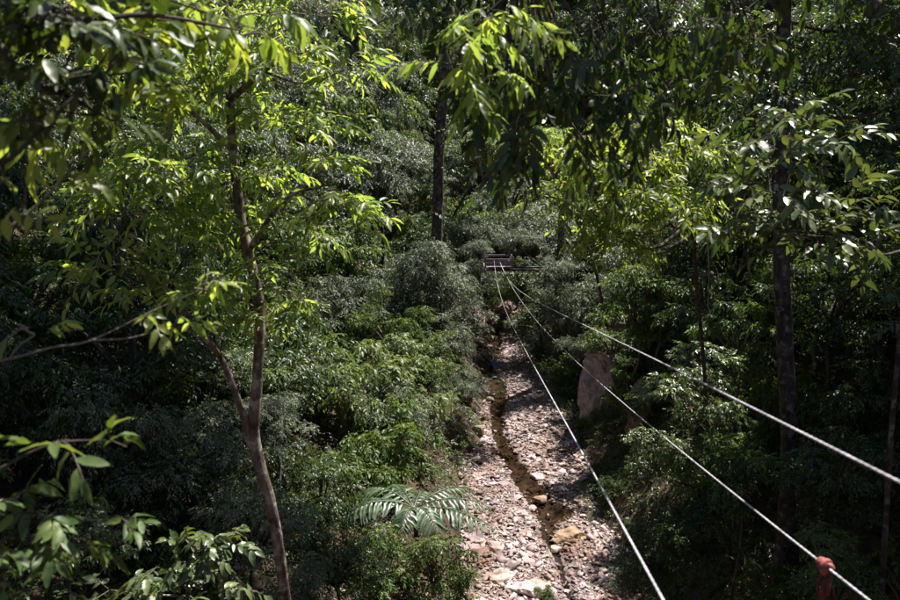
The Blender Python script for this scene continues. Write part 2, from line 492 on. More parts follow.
for w, (tv, tf) in enumerate(SA):
    sel = which == w
    n = sel.sum()
    a = rng.random(n) * 6.3; t1 = rng.normal(0, .25, n); t2 = rng.normal(0, .25, n)
    ca, sa_ = np.cos(a), np.sin(a)
    x = tv[None, :, 0] * ca[:, None] - tv[None, :, 1] * sa_[:, None]
    y = tv[None, :, 0] * sa_[:, None] + tv[None, :, 1] * ca[:, None]
    z = tv[None, :, 2] + x * t1[:, None] + y * t2[:, None]
    V = np.stack([px_[sel][:, None] + x * ps[sel][:, None], py_[sel][:, None] + y * ps[sel][:, None], (pz[sel] + .12 * ps[sel])[:, None] + z * ps[sel][:, None]], -1)
    Vs.append(V.reshape(-1, 3)); Fs.append((tf[None] + (np.arange(n) * len(tv))[:, None, None]).reshape(-1, 3) + off); off += n * len(tv)
    wet = np.clip(1.9 - np.abs(px_[sel] - chan(py_[sel])) / np.maximum(chan_w(py_[sel]), .25), 0, 1)
    tn = .02 + .97 * rng.random(n) * (1 - .9 * wet)
    Ts.append(np.repeat(tn, len(tf)))
gv = obj('gravel', np_mesh('gravel', np.vstack(Vs), np.vstack(Fs), M['stone'], np.concatenate(Ts)), bed)
gv['kind'] = 'stuff'

def rock(name, seed, size, mat, rough=.16, sub=4):
    from mathutils import noise
    bm = bmesh.new(); bmesh.ops.create_icosphere(bm, subdivisions=sub if max(size) > 1.6 else 3, radius=.5)
    r = random.Random(seed)
    tall = size[2] > size[0] * 1.3
    planes = [(Vector((r.gauss(0, 1), r.gauss(0, 1), r.gauss(0, .5 if tall else 1))).normalized(), r.uniform(.26, .42)) for _ in range(16)]
    off = Vector((seed * 3.1, seed * 1.7, 0))
    for v in bm.verts:
        if tall:
            v.co = Vector([math.copysign(abs(c * 2) ** .55, c) * .5 for c in v.co])
        for n, dd in planes:
            k = v.co.dot(n)
            if k > dd: v.co -= n * (k - dd) * .94
        d = v.co.normalized()
        v.co = Vector((v.co.x * size[0], v.co.y * size[1], v.co.z * size[2]))
        q = v.co * 1.6 + off
        amp = min(size[0], size[1]) * .11
        v.co += d * amp * (noise.noise(q) * 1.1 + noise.noise(q * 2.3) * .8 + abs(noise.noise(q * 5)) * .5 - .2)
    me = bpy.data.meshes.new(name); bm.to_mesh(me); bm.free(); me.materials.append(mat)
    return me
def place_rock(name, px, py, size, mat, seed, rz, label, cat, sink=.3, z0=.1, rx=0, group=None):
    x, z = (px - 450) / FPX, (300 - py) / FPX
    r = np.array([x, math.cos(PITCH) + z * math.sin(PITCH), -math.sin(PITCH) + z * math.cos(PITCH)])
    p = np.array([0, 0, CAM_H]) + r * ((z0 - CAM_H) / r[2])
    o = obj(name, rock(name, seed, size, mat), None, (p[0], p[1], max(hz(p[0], p[1]), .0) + size[2] * (.5 - sink)))
    o.rotation_euler = (rx, 0, rz)
    return tag(o, label, cat, group)
place_rock('boulder', 570, 538, (1.75, 1.15, .62), M['tan_stone'], 3, .15, 'flat tan slab boulder lying beside the water in the stream', 'boulder', .25, rx=.08)
place_rock('boulder', 541, 499, (.75, .6, .4), M['tan_stone'], 8, .7, 'small tan rock standing in the brown water upstream of the tan slab', 'boulder')
place_rock('boulder', 500, 577, (1.5, 1.1, .6), M['stone'], 12, .4, 'broad pale pink boulder with ridged top beside the bank shrub', 'boulder')
place_rock('boulder', 532, 590, (1.7, 1.0, .7), M['stone'], 21, -.3, 'largest pale pink boulder, cracked across, downstream of the tan slab', 'boulder')
place_rock('boulder', 497, 548, (1.0, 1.3, .5), M['stone'], 33, .1, 'pale ribbed boulder half buried in gravel behind the broad one', 'boulder')
place_rock('boulder', 478, 553, (1.1, .9, .5), M['stone'], 44, .8, 'pale slab boulder touching the yellow-green shrub', 'boulder')
place_rock('boulder', 515, 566, (.9, .6, .4), M['stone'], 48, .5, 'narrow pale boulder between the two widest pale boulders', 'boulder')
place_rock('boulder', 556, 548, (.6, .5, .35), M['cliff'], 5, .1, 'small grey rock at the foot of the tan slab boulder', 'boulder')
place_rock('boulder', 533, 508, (.45, .4, .3), M['stone'], 6, .9, 'fist-shaped pale rock at the water edge below the tan rock', 'boulder')
# rock face on the right bank and ochre rocks at the head of the stream
for (px, py, size, mat, seed, lab) in [
        (601, 431, (3.2, 2.8, 5.2), 'cliff', 2, 'tall pale rock face standing on the bank under the ropes'),
        (612, 398, (3.4, 2.8, 4.6), 'cliff', 14, 'brown streaked upper rock behind the tall pale rock face'),
        (497, 326, (2.4, 2.2, 2.2), 'orange_rock', 7, 'ochre rock at the shaded head of the stream below the platform'),
        (507, 316, (3.0, 2.5, 2.6), 'orange_rock', 17, 'rounded brown rock behind the ochre rock at the stream head'),
        (640, 470, (1.6, 2.0, 3.4), 'orange_rock', 27, 'reddish earth-stained rock behind the pale-leaved shrub')]:
    place_rock('rock_face', px, py, size, M[mat], seed, seed, lab, 'rock', .35)
# exposed bank rocks on the other side
for i, (px, py, s) in enumerate([(462, 412, 1.3), (476, 392, 1.1), (455, 436, 1.0), (448, 400, 1.4), (484, 420, .8), (490, 400, .7), (478, 436, .9)]):
    place_rock('bank_rock', px, py, (s, s * .8, s * .7), M['orange_rock'], 60 + i, i, 'reddish brown rock at the foot of the shrubby bank', 'rock', group='bank rocks')

# ------------------------------------------------------------------ background plants: shared crown meshes
def crown_kind(name, mat, level, boughs, br, ns, nl, ll, tl, w=.36, flat=.75, droop=.25, style='dome', seed=0, curl=.25, leafdrop=.25):
    """crown of unit radius centred on the origin + limbs"""
    lv = Leaves(); parts = []
    r = np.random.default_rng(seed + 100)
    for i in range(boughs):
        d = norm(r.standard_normal(3)); d[2] = d[2] * .8 + .1
        c = d * (r.random() ** .4) * .9 * np.array([1, 1, flat * 1.25]) * r.uniform(.8, 1.15)
        rad = br * .9 * r.uniform(.5, 1.35)
        add_bough(lv, c, (rad, rad, rad * .42), ns, nl, ll, tl, style, droop, leafdrop)
        parts.append(tube([(0, 0, -.75 * flat), c * .45 + np.array([0, 0, -.18]), c], [.035, .022, .008], 5, 3))
    arr = lv.arrays()
    crown = leaves_mesh(name + '_crown', arr, leaf_shape(level, w, curl), M[mat])
    V, F = merge(parts)
    limbs = np_mesh(name + '_limbs', V, F, M['bark_dark'] if mat in ('dark', 'grey') else M['bark'], smooth=True)
    return crown, limbs
def trunk_mesh(name, mat, seed, r0=.055, r1=.035):
    r = np.random.default_rng(seed)
    pts = [(0, 0, -.15)] + [(r.normal(0, .06), r.normal(0, .06), z) for z in (.2, .45, .7)] + [(0, 0, 1.0)]
    V, F = tube(pts, np.linspace(r0, r1, 5) * np.array([1.5, 1.1, 1, 1, 1]), 8, 4, .05)
    return np_mesh(name, V, F, mat, smooth=True)
TR = {k: [trunk_mesh('trunk', M[k], s, .05, .032) for s in range(3)] for k in ('bark', 'bark_dark', 'bark_pale')}
K = {}
# kind: (crowns, bark)
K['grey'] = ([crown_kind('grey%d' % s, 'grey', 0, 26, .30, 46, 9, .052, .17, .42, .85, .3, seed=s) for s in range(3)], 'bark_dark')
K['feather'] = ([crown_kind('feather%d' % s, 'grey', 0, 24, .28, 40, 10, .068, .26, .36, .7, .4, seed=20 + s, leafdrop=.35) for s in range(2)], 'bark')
K['mid'] = ([crown_kind('mid%d' % s, 'mid', 1, 22, .30, 40, 8, .07, .18, .40, .85, .25, seed=40 + s) for s in range(3)], 'bark')
K['darkb'] = ([crown_kind('darkb%d' % s, 'dark', 1, 22, .32, 38, 8, .075, .2, .40, .85, .35, seed=60 + s) for s in range(3)], 'bark_dark')
K['bright'] = ([crown_kind('bright%d' % s, 'bright', 1, 20, .30, 38, 8, .075, .2, .36, .8, .3, seed=80 + s) for s in range(2)], 'bark')
K['pale'] = ([crown_kind('pale%d' % s, 'pale', 1, 18, .30, 30, 8, .085, .2, .42, .7, .2, seed=90 + s) for s in range(2)], 'bark')
K['loose_bright'] = ([crown_kind('lb%d' % s, 'olive', 1, 14, .30, 22, 7, .125, .28, .40, .95, .35, seed=120 + s) for s in range(2)], 'bark')
K['loose_mid'] = ([crown_kind('lm%d' % s, 'mid', 1, 15, .30, 22, 7, .12, .28, .40, .95, .35, seed=130 + s) for s in range(2)], 'bark')
cnt = [0]
def plant(kind, P, r, label, cat, name, group=None, zs=1.0):
    """crown of radius r centred at P, trunk down to the ground"""
    crowns, bark = K[kind]
    cnt[0] += 1
    x, y = float(P[0]), float(P[1])
    bx_, by_ = x, y
    lean = 0.2 < x < 7.2 and y < 66 and float(P[2]) > 1.6
    if lean:
        bx_ = -1.2 - .5 * random.random() if x < 3 else 8.4 + random.random()
        by_ = y + 1.5
    g = hz(bx_, by_)
    h = max(float(P[2]) - g, .55 * r)
    t = thing(name, (bx_, by_, g), label, cat, group)
    spin = random.uniform(0, 6.3)
    if not lean: t.rotation_euler.z = spin
    cm, lm = crowns[cnt[0] % len(crowns)]
    if lean:
        rt = .03 + .028 * r
        d_ = np.array([x, y, g + h - .5 * r]) - np.array([bx_, by_, g])
        V, F = tube([(0, 0, -.3), d_ * np.array([.35, .35, .55]), d_], [rt * 1.4, rt, rt * .6], 7, 6, .05)
        tk = obj('trunk', np_mesh('trunk', V, F, M['bark_dark'], smooth=True), t)
    else:
        tk = obj('trunk', TR[bark][cnt[0] % 3], t)
        wdt = min(max(r * .75, .8), 3.2)
        tk.scale = (wdt, wdt, max(h - .6 * r, .2))
    co = (x - bx_, y - by_, h)
    lb = obj('limbs', lm, t, co); lb.scale = (r, r, r * zs); lb.rotation_euler.z = spin if lean else 0
    cr = obj('crown', cm, t, co); cr.scale = (r, r, r * zs); cr.rotation_euler.z = lb.rotation_euler.z; cr['kind'] = 'stuff'
    return t
def plant_px(kind, px, py, Y, r, label, cat='shrub', name='shrub', group=None, zs=1.0):
    return plant(kind, at(px, py, Y), r, label, cat, name, group, zs)

# --- hillside fill
def in_view(P, r, m=60):
    q = project(P)[0]
    if not q[2] > 1: return False
    rp = r / q[2] * FPX
    return -m - rp < q[0] < 900 + m + rp and -m - rp < q[1] < 600 + m + rp
fills = [
    # name, kinds, label, category, n, x range, y range, height range, radius range, min gap
    ('hill_tree', ['grey', 'mid', 'darkb', 'feather', 'grey', 'loose_mid'], {'darkb': 'dark broad-leaved tree on the slope behind the dark bare trunk', 'loose_mid': 'loose green large-leaved tree on the slope behind the dark bare trunk', 'grey': 'tall grey-green small-leaved tree on the slope behind the dark bare trunk', 'feather': 'feathery grey tree on the slope behind the dark bare trunk', 'mid': 'mid-green round tree on the slope behind the dark bare trunk'}, 'tree', 90, (-46, -2), (44, 110), (.6, 2.5), (2.2, 4.2), 2.3),
    ('slope_tree', ['darkb', 'mid', 'darkb', 'grey'], {'grey': 'grey-green tree on the shaded slope behind the forked tree', 'mid': 'mid-green tree on the shaded slope behind the forked tree', 'darkb': 'dark broad-leaved tree on the shaded slope behind the forked tree'}, 'tree', 42, (-32, -6), (17, 46), (.6, 1.8), (1.8, 3.2), 2.2),
    ('bank_shrub', ['darkb', 'mid', 'grey', 'loose_mid', 'pale'], {'loose_mid': 'loose large-leaved shrub on the bank below the forked tree', 'pale': 'pale oval-leaved shrub on the bank below the forked tree', 'grey': 'low grey-green shrub on the bank below the forked tree', 'mid': 'low mid-green shrub on the bank below the forked tree', 'darkb': 'low dark broad-leaved shrub on the bank below the forked tree'}, 'shrub', 80, (-22, -.6), (13, 60), (.5, 1.1), (1.0, 2.1), 1.5),
    ('hill_tree', ['grey', 'mid', 'darkb', 'feather'], {'grey': 'grey-green tree on the steep slope above the rock face', 'feather': 'feathery grey tree on the steep slope above the rock face', 'mid': 'mid-green tree on the steep slope above the rock face', 'darkb': 'dark broad-leaved tree on the steep slope above the rock face'}, 'tree', 70, (9, 46), (36, 110), (.6, 2.3), (2.2, 4.0), 2.2),
    ('slope_tree', ['darkb', 'darkb', 'mid'], {'mid': 'mid-green tree on the dark slope behind the upper rope', 'darkb': 'dark broad-leaved tree on the dark slope behind the upper rope'}, 'tree', 44, (12, 36), (12, 44), (.8, 3.2), (2.2, 3.8), 2.4),
    ('bank_shrub', ['darkb', 'mid', 'darkb', 'loose_mid'], {'loose_mid': 'loose large-leaved shrub under the trees of the dark slope', 'mid': 'low mid-green shrub under the trees of the dark slope', 'darkb': 'low dark broad-leaved shrub under the trees of the dark slope'}, 'shrub', 90, (7.2, 24), (11, 62), (.4, .8), (.9, 1.7), 1.2),
    ('valley_head_tree', ['grey', 'loose_mid', 'mid', 'grey'], {'loose_mid': 'loose green large-leaved tree at the head of the valley beyond the platform', 'grey': 'tall grey-green tree at the head of the valley beyond the platform', 'feather': 'feathery grey tree at the head of the valley beyond the platform', 'mid': 'mid-green tree at the head of the valley beyond the platform'}, 'tree', 50, (-14, 20), (69, 120), (.6, 1.7), (2.6, 4.6), 2.4),
]
for name, kinds, labs, cat, n, xr, yr, hr, rr, gap in fills:
    done = []; tries = 0
    while len(done) < n and tries < n * 40:
        tries += 1
        x, y = random.uniform(*xr), random.uniform(*yr)
        r = random.uniform(*rr); h = r * random.uniform(*hr)
        if .5 - r * .9 < x < 6.6 + r * .9 and y < 66: continue
        if -4.2 < x < 1 and 16 < y < 25: continue
        if x < 0 and h > 2 and x > -6 and y < 26: continue
        if any((x - a) ** 2 + (y - b) ** 2 < gap * gap for a, b in done): continue
        P = np.array([x, y, hz(x, y) + h])
        if not in_view(P, r): continue
        done.append((x, y))
        k = random.choice(kinds)
        zsc = random.uniform(.85, 1.5)
        mid_r = (rr[0] + rr[1]) / 2; sp = (rr[1] - rr[0]) / 6
        words = ('small ' if r < mid_r - sp else 'large ' if r > mid_r + sp else '') + ('flattish ' if zsc < 1.02 else 'upright ' if zsc > 1.28 else 'rounded ')
        lab_ = words + ' '.join(w_ for w_ in labs[k].split() if w_ not in ('tall', 'low', 'round'))
        plant(k, P, r, lab_, cat, name, name.replace('_', ' ') + 's ' + ' '.join(labs[k].split()[-5:]), zsc)

# --- undergrowth that carpets the slopes
def undergrowth(mat, label, xr, yr, n, ll, tl, seed, level=0, hmax=.5, w=.4, hs=2.75):
    r = np.random.default_rng(seed)
    x = r.uniform(*xr, n); y = r.uniform(*yr, n)
    nz = wnoise(x * 1.7 + seed, y * 1.7, .25)
    edge = 3.65 + .25 * np.sin(y * .17)
    half = hs + .4 * wnoise(x * .3, y + seed, .5) - np.clip((y - 46) / 14, 0, 1) * 1.2 - np.where(x < edge, .9, 0) * np.clip((y - 34) / 5, 0, 1) * np.clip((58 - y) / 6, 0, 1)
    k = (np.abs(x - edge) > half) & (nz > -.35 + r.normal(0, .15, n))
    x, y, nz = x[k], y[k], nz[k]; n = len(x)
    z = height(x, y) + r.random(n) * hmax * np.clip(nz * 1.6 + .7, .15, 2.2)
    lv = Leaves()
    A = r.standard_normal((n, 3)) * np.array([1, 1, .25]) + np.array([0, 0, .25])
    U = np.array([0, 0, 1.0]) + r.standard_normal((n, 3)) * .3
    add_sprays(lv, np.stack([x, y, z], 1), A, U, tl * r.uniform(.6, 1.3, n), 7, ll, .35)
    o = obj('undergrowth', leaves_mesh('undergrowth', lv.arrays(), leaf_shape(level, w), M[mat]))
    tag(o, label, 'undergrowth', kind='stuff')
undergrowth('mid', 'low green undergrowth carpeting the bank below the forked tree', (-20, 1.6), (12, 46), 9000, .17, .4, 1, hmax=.9)
undergrowth('grey', 'grey-green small-leaved undergrowth on the slope behind the forked tree', (-26, 1.6), (14, 60), 11000, .15, .4, 2, hmax=.9)
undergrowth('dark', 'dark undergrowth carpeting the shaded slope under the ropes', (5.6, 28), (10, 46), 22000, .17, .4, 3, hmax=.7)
undergrowth('mid', 'green weeds growing along the rocky edge of the stream', (5.0, 9.5), (20, 64), 9000, .11, .3, 4, hmax=.35, hs=2.2)
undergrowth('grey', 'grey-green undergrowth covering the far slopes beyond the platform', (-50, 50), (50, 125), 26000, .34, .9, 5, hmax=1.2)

# --- dead leaves
M['dead'] = leaf_mat('dead_leaf', (.16, .085, .04), (.12, .06, .02), .7, .15, spec=.2)
nd = 9000
dx_ = rng.uniform(-8, 16, nd); dy_ = 14 + 50 * rng.random(nd) ** 1.4
inb = (dx_ > .6) & (dx_ < 6.8)
kp = ~inb | (rng.random(nd) < .35)
dx_, dy_ = dx_[kp], dy_[kp]
inb = (dx_ > .5) & (dx_ < 6.9)
dz_ = np.maximum(height(dx_, dy_), np.where(inb, bed_z(dx_, dy_) + .07, -9)) + .03
lv = Leaves()
lv.add(np.stack([dx_, dy_, dz_], 1), rng.standard_normal((len(dx_), 3)) * np.array([1, 1, .25]), np.array([0, 0, 1.0]) + rng.standard_normal((len(dx_), 3)) * .35, rng.uniform(.09, .22, len(dx_)))
tag(obj('dead_leaves', leaves_mesh('dead_leaves', lv.arrays(), leaf_shape(1, .45, -.3), M['dead'])), 'brown dead leaves scattered over the gravel and banks', 'dead leaves', kind='stuff')

# --- picked-out plants
for a in [
    ('loose_bright', 385, 395, 31, 2.3, 'sunlit leafy shrub on the bank behind the palm'),
    ('loose_bright', 345, 400, 29, 1.9, 'bright green shrub in the sun beside the forked tree'),
    ('loose_mid', 402, 440, 29, 1.9, 'thick green shrub just above the palm fronds'),
    ('loose_bright', 395, 362, 34, 1.7, 'light green shrub below the dark bare trunk'),
    ('loose_bright', 434, 562, 20.6, 1.1, 'yellow-green shrub under the palm beside the gravel'),
    ('loose_mid', 462, 580, 20.8, .75, 'small green shrub at the edge of the pale gravel'),
    ('loose_mid', 378, 566, 20, 1.1, 'green shrub in shade beneath the palm fronds'),
    ('feather', 462, 385, 41, 1.5, 'grey feathery shrub leaning over the stream pool'),
    ('feather', 450, 350, 46, 1.8, 'grey feathery shrub behind the leaning one by the pool'),
    ('grey', 440, 310, 50, 2.4, 'dim grey-green shrub below the bare trunk by the stream'),
    ('feather', 535, 235, 52, 3.0, 'rounded grey-green tree spreading above the platform'),
    ('grey', 575, 250, 50, 3.2, 'pale grey tree beside the platform'),
    ('feather', 600, 300, 44, 2.6, 'ferny grey tree hanging above the rock face'),
    ('feather', 560, 295, 48, 2.0, 'ferny grey shrub beside the ropes near the platform'),
    ('mid', 560, 375, 44, 1.5, 'green bank shrub between the two lower ropes'),
    ('mid', 575, 400, 42, .9, 'small green shrub beside the pale rock face'),
    ('bright', 505, 292, 50, 1.0, 'small yellow-green shrub on the rock under the platform'),
    ('grey', 480, 275, 56, 2.2, 'dark grey shrub beneath the platform'),
    ('darkb', 520, 282, 60, 2.6, 'shadowed shrub behind the platform ropes'),
    ('pale', 690, 385, 21, 1.6, 'pale-leaved shrub catching light below the upper rope'),
    ('pale', 655, 455, 22, 1.2, 'pale-leaved shrub between the rock face and the middle rope'),
    ('mid', 710, 450, 20, 1.5, 'green shrub in half shade below the middle rope'),
    ('darkb', 700, 530, 19, 1.4, 'dark shrub beside the grey trunk below the middle rope'),
    ('darkb', 655, 560, 20, 1.1, 'dark shrub beside the gravel by the lowest rope'),
    ('mid', 840, 575, 14, 1.1, 'dim green shrub behind the red rope knot'),
    ('grey', 250, 530, 17, 1.6, 'small-leaved grey shrub behind the forked tree trunk'),
    ('grey', 200, 450, 20, 1.8, 'glinting small-leaved shrub in the shade beyond the forked tree'),
    ('grey', 190, 360, 24, 2.0, 'grey shrub seen under the leaning limb of the forked tree'),
    ('darkb', 60, 420, 18, 1.9, 'dark shrub in deep shade behind the thin bare branch'),
    ('grey', 275, 420, 22, 1.4, 'small-leaved shrub catching light beside the forked trunk'),
    ('grey', 305, 590, 16, .8, 'low small-leaved shrub at the foot of the forked tree'),
    ('bright', 555, 150, 40, 2.2, 'sunlit light green tree behind the hanging dark foliage'),
    ('feather', 480, 250, 44.5, 1.0, 'dim feathery spray overlapping the platform end'),
    ('feather', 520, 238, 46.5, 1.3, 'feathery bough overhanging the platform deck'),
    ('grey', 472, 322, 57, 2.0, 'grey shrub on the shaded bank opposite the ochre rock'),
    ('darkb', 475, 300, 60, 2.2, 'dark shrub behind the ochre rock at the stream head'),
    ('darkb', 530, 325, 56, 1.8, 'dark shrub beside the stream head under the ropes'),
    ('grey', 540, 345, 50, 1.6, 'grey shrub beside the stream between the lower ropes'),
    ('darkb', 290, 470, 24, 1.6, 'dark shrub close behind the forked trunk'),
    ('darkb', 130, 480, 18, 1.7, 'dark shrub behind the large dimmed leaves'),
    ('feather', 560, 315, 44, 1.5, 'ferny shrub below the platform beam beside the ropes'),
    ('feather', 552, 268, 44, 1.5, 'ferny shrub in front of the platform beam'),
    ('feather', 430, 262, 41, 1.9, 'grey feathery tree at the foot of the dark bare trunk'),
    ('grey', 400, 290, 42, 2.2, 'dense grey shrub downhill of the dark bare trunk'),
    ('grey', 350, 300, 38, 2.2, 'broad small-leaved shrub between the forked tree and the bare trunk'),
    ('loose_mid', 345, 240, 44, 2.6, 'loose green tree seen between the forked tree and the bare trunk'),
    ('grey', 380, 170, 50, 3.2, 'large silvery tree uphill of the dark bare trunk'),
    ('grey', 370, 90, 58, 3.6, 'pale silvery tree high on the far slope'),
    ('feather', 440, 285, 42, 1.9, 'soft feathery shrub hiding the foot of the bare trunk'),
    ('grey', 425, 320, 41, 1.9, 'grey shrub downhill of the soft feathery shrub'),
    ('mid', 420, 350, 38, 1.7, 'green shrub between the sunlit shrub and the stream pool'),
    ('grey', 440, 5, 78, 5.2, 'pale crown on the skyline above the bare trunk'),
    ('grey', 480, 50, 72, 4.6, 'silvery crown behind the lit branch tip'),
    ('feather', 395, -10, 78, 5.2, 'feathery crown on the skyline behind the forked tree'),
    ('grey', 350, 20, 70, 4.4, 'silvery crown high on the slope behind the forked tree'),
    ('darkb', 320, 500, 22, 1.5, 'broad-leaved shrub beside the palm, leaves coloured dark for shade'),  # dark leaf colour fills in the shaded gap between shrubs
    ('darkb', 335, 560, 18.5, 1.3, 'dim green shrub between the forked trunk and the palm'),  # same gap: darker leaves in place of real shade
    ('loose_mid', 350, 462, 25, 1.5, 'green shrub uphill of the palm in half shade'),
    ('mid', 600, 470, 32, .6, 'low green tuft at the stream edge below the rock face'),
    ('mid', 612, 510, 29, .7, 'green tuft at the stream edge beside the lowest rope'),
    ('grey', 625, 590, 23.5, .7, 'grey-green fern-like tuft on the gravel by the lowest rope'),
    ('mid', 545, 592, 22.8, .35, 'small green tuft in front of the largest pale boulder'),
    ('mid', 480, 150, 52, 2.6, 'green tree just past the dark bare trunk'),
    ('feather', 470, 230, 50, 2.2, 'drooping feathery tree beside the platform'),
    ('mid', 612, 338, 37, 1.7, 'dark shrub hanging over the top of the rock face'),
    ('feather', 585, 345, 40, 1.3, 'ferny shrub at the upstream edge of the rock face'),
    ('mid', 628, 365, 36, 1.1, 'small green shrub beside the top of the rock face'),
    ('mid', 662, 282, 34, 2.2, 'green tree covering the bare bank below the yellow-green tree'),
    ('loose_mid', 640, 312, 34, 1.7, 'large-leaved shrub just above the upper rope by the rock face'),
    ('darkb', 705, 300, 28, 1.8, 'dark leafy shrub under the glossy tree'),
    ('loose_mid', 742, 345, 24, 1.5, 'large-leaved shrub close to the tall grey trunk above the upper rope'),
    ('darkb', 830, 300, 22, 2.0, 'dark shrub on the slope beyond the tall grey trunk'),
    ('darkb', 860, 400, 20, 1.8, 'dark shrub between the tall grey trunk and the sapling'),
    ('loose_mid', 745, 470, 18.5, 1.2, 'large-leaved shrub beside the tall grey trunk between the ropes'),
    ('darkb', 835, 480, 17, 1.5, 'dark shrub uphill of the red knot'),
    ('mid', 588, 425, 37.5, .8, 'small shrub at the foot of the pale rock face'),
    ('mid', 632, 400, 33, 1.4, 'green shrub beside the rock face below the upper rope'),
    ('grey', 510, 200, 56, 2.8, 'grey tree between the bare trunk and the platform'),
]:
    plant_px(a[0], a[1], a[2], a[3], a[4], a[5], 'tree' if ' tree ' in a[5] and a[5].split()[-1] and a[5].index(' tree') < 30 else 'shrub', 'tree' if ' tree ' in a[5] and a[5].index(' tree') < 30 and 'shrub' not in a[5] else 'shrub')

# ------------------------------------------------------------------ near trees, built bough by bough
def near_plant(name, label, cat, base, stems, boughs, mat, leaf, w=.34, nl=9, tl=None, level=1, style='dome', droop=.3, curl=.25,
               bark='bark', limbs_from=None, maxleaf=300, density=1.0, leafdrop=.25, twigs=True, ang=55):
    """stems: list of (points, radii) in world space; boughs: (px,py,Y,radius_px,ns)"""
    base = np.asarray(base, float)
    t = thing(name, base, label, cat)
    for i, (pts, rad) in enumerate(stems):
        V, F = tube(np.asarray(pts) - base, rad, 10, 7, .045)
        obj('trunk' if i == 0 else 'limb', np_mesh('stem', V, F, M[bark], smooth=True), t)
    attach = np.vstack([smooth_path(p, r, 6)[0] for p, r in stems]) if stems else None
    lv = Leaves(); tw = []
    for (px, py, Y, rp, ns) in boughs:
        c = at(px, py, Y); r = rp * Y / FPX
        tl_ = tl if tl else r * .75
        O, A, TL = add_bough(lv, c, (r, r, r * .62), int(ns * density), nl, leaf, tl_, style, droop, leafdrop, ang)
        if attach is not None:
            dd = np.linalg.norm(attach - c, axis=1) + np.where(attach[:, 2] > c[2], 2.0, 0) * 1.0
            a = attach[np.argmin(dd)]
            mid_ = (a + c) / 2 + np.array([0, 0, -.12 * np.linalg.norm(c - a)]) + rng.normal(0, .05, 3)
            rr = min(.012 + .010 * np.linalg.norm(c - a), .05) * min(max(Y / 12, .3), 1)
            V, F = tube(np.array([a, mid_, c]) - base, [rr, rr * .7, rr * .35], 6, 4)
            obj('limb', np_mesh('limb', V, F, M[bark], smooth=True), t)
        if twigs:
            for o_, a_, l_ in list(zip(O, A, TL))[::2]:
                e = o_ + a_ * l_; e[2] -= droop * l_
                m_ = (o_ + e) / 2 + np.array([0, 0, .08 * l_])
                tw.append(tube(np.array([c + (o_ - c) * .2, o_, m_, e]) - base, [.006, .005, .004, .002], 4, 1))
    P, D, S, N, L = lv.arrays()
    q = project(P)
    vis = (q[:, 0] > -10) & (q[:, 0] < 910) & (q[:, 1] > -10) & (q[:, 1] < 610)
    depth = np.where(vis, q[:, 2] / L, 1e9)
    order = np.argsort(depth)
    k = min(maxleaf, int(vis.sum()))
    near, rest = order[:k], order[k:]
    protos = []
    for j in range(3):
        tv, tf = leaf_shape(2, w, curl * (.5 + .6 * j), .12 + .1 * j)
        protos.append(np_mesh('leaf', tv, tf, M[mat], smooth=True))
    for n_, i in enumerate(near):
        o = obj('leaf', protos[n_ % 3], t)
        mtx = Matrix(np.stack([D[i], S[i], N[i]], 1).tolist()).to_4x4()
        o.matrix_basis = Matrix.Translation((P[i] - base).tolist()) @ mtx @ Matrix.Diagonal((L[i], L[i], L[i], 1))
    if len(rest):
        cr = obj('crown', leaves_mesh('crown', (P[rest] - base, D[rest], S[rest], N[rest], L[rest]), leaf_shape(level, w, curl), M[mat]), t)
        cr['kind'] = 'stuff'
    if tw:
        V, F = merge(tw)
        o = obj('twigs', np_mesh('twigs', V, F, M[bark], smooth=True), t); o['kind'] = 'stuff'
    return t

def gp(p, sink=.3):
    return np.array([p[0], p[1], hz(p[0], p[1]) - sink])

# forked tree in the sun
YB = 11.5
tp = [at(292, 680, YB + .3), at(285, 598, YB + .2), at(272, 510, YB), at(254, 440, YB), at(258, 370, YB), at(259, 300, YB + .1), at(243, 230, YB + .2), at(233, 150, YB + .3), at(228, 60, YB + .4), at(222, -40, YB + .5)]
bs_ = gp(tp[0])
st_ = [([bs_] + tp, [.125, .11, .095, .088, .10, .08, .078, .075, .068, .06, .04]),
       ([at(252, 445, YB), at(243, 415, YB - .1), at(222, 360, YB - .2), at(190, 322, YB - .4), at(165, 290, YB - .6)], [.07, .055, .045, .035, .02]),
       ([at(248, 250, YB + .2), at(285, 200, YB), at(325, 185, YB - .2)], [.05, .03, .015]),
       ([at(233, 150, YB + .3), at(190, 110, YB), at(150, 80, YB - .2)], [.05, .03, .015]),
       ([at(230, 100, YB + .3), at(280, 60, YB), at(325, 50, YB)], [.05, .03, .015])]
bo = [(130, 215, 10.6, 60, 26), (105, 265, 10.4, 42, 16), (185, 165, 11, 62, 26), (200, 90, 11.5, 70, 34), (280, 60, 11.5, 62, 32), (335, 205, 10.8, 38, 13),
      (300, 125, 11.2, 45, 20), (165, 40, 11.5, 60, 30), (235, 10, 12, 60, 30), (250, 175, 12, 48, 18), (310, 15, 12, 45, 22), (165, 290, 10.4, 40, 14),
      (300, 300, 11, 24, 7), (345, 70, 11.6, 30, 10), (120, 140, 11.2, 45, 14), (205, 230, 11.2, 42, 13), (300, 235, 11.4, 34, 9), (100, 60, 11.5, 50, 16), (95, 190, 10.8, 30, 8), (320, 160, 11, 36, 10), (235, 210, 11.9, 40, 14), (262, 265, 10.8, 26, 7), (150, 180, 10.4, 40, 12), (262, 322, 11, 16, 4), (215, 290, 11, 34, 8), (350, 195, 10.8, 22, 6)]
near_plant('forked_tree', 'slender forked tree with sunlit light green drooping leaves and brown trunk', 'tree', bs_, st_, bo, 'bright', .22, .31, 9, .52, 1, 'dome', .22, leafdrop=.16, bark='bark', density=1.25)

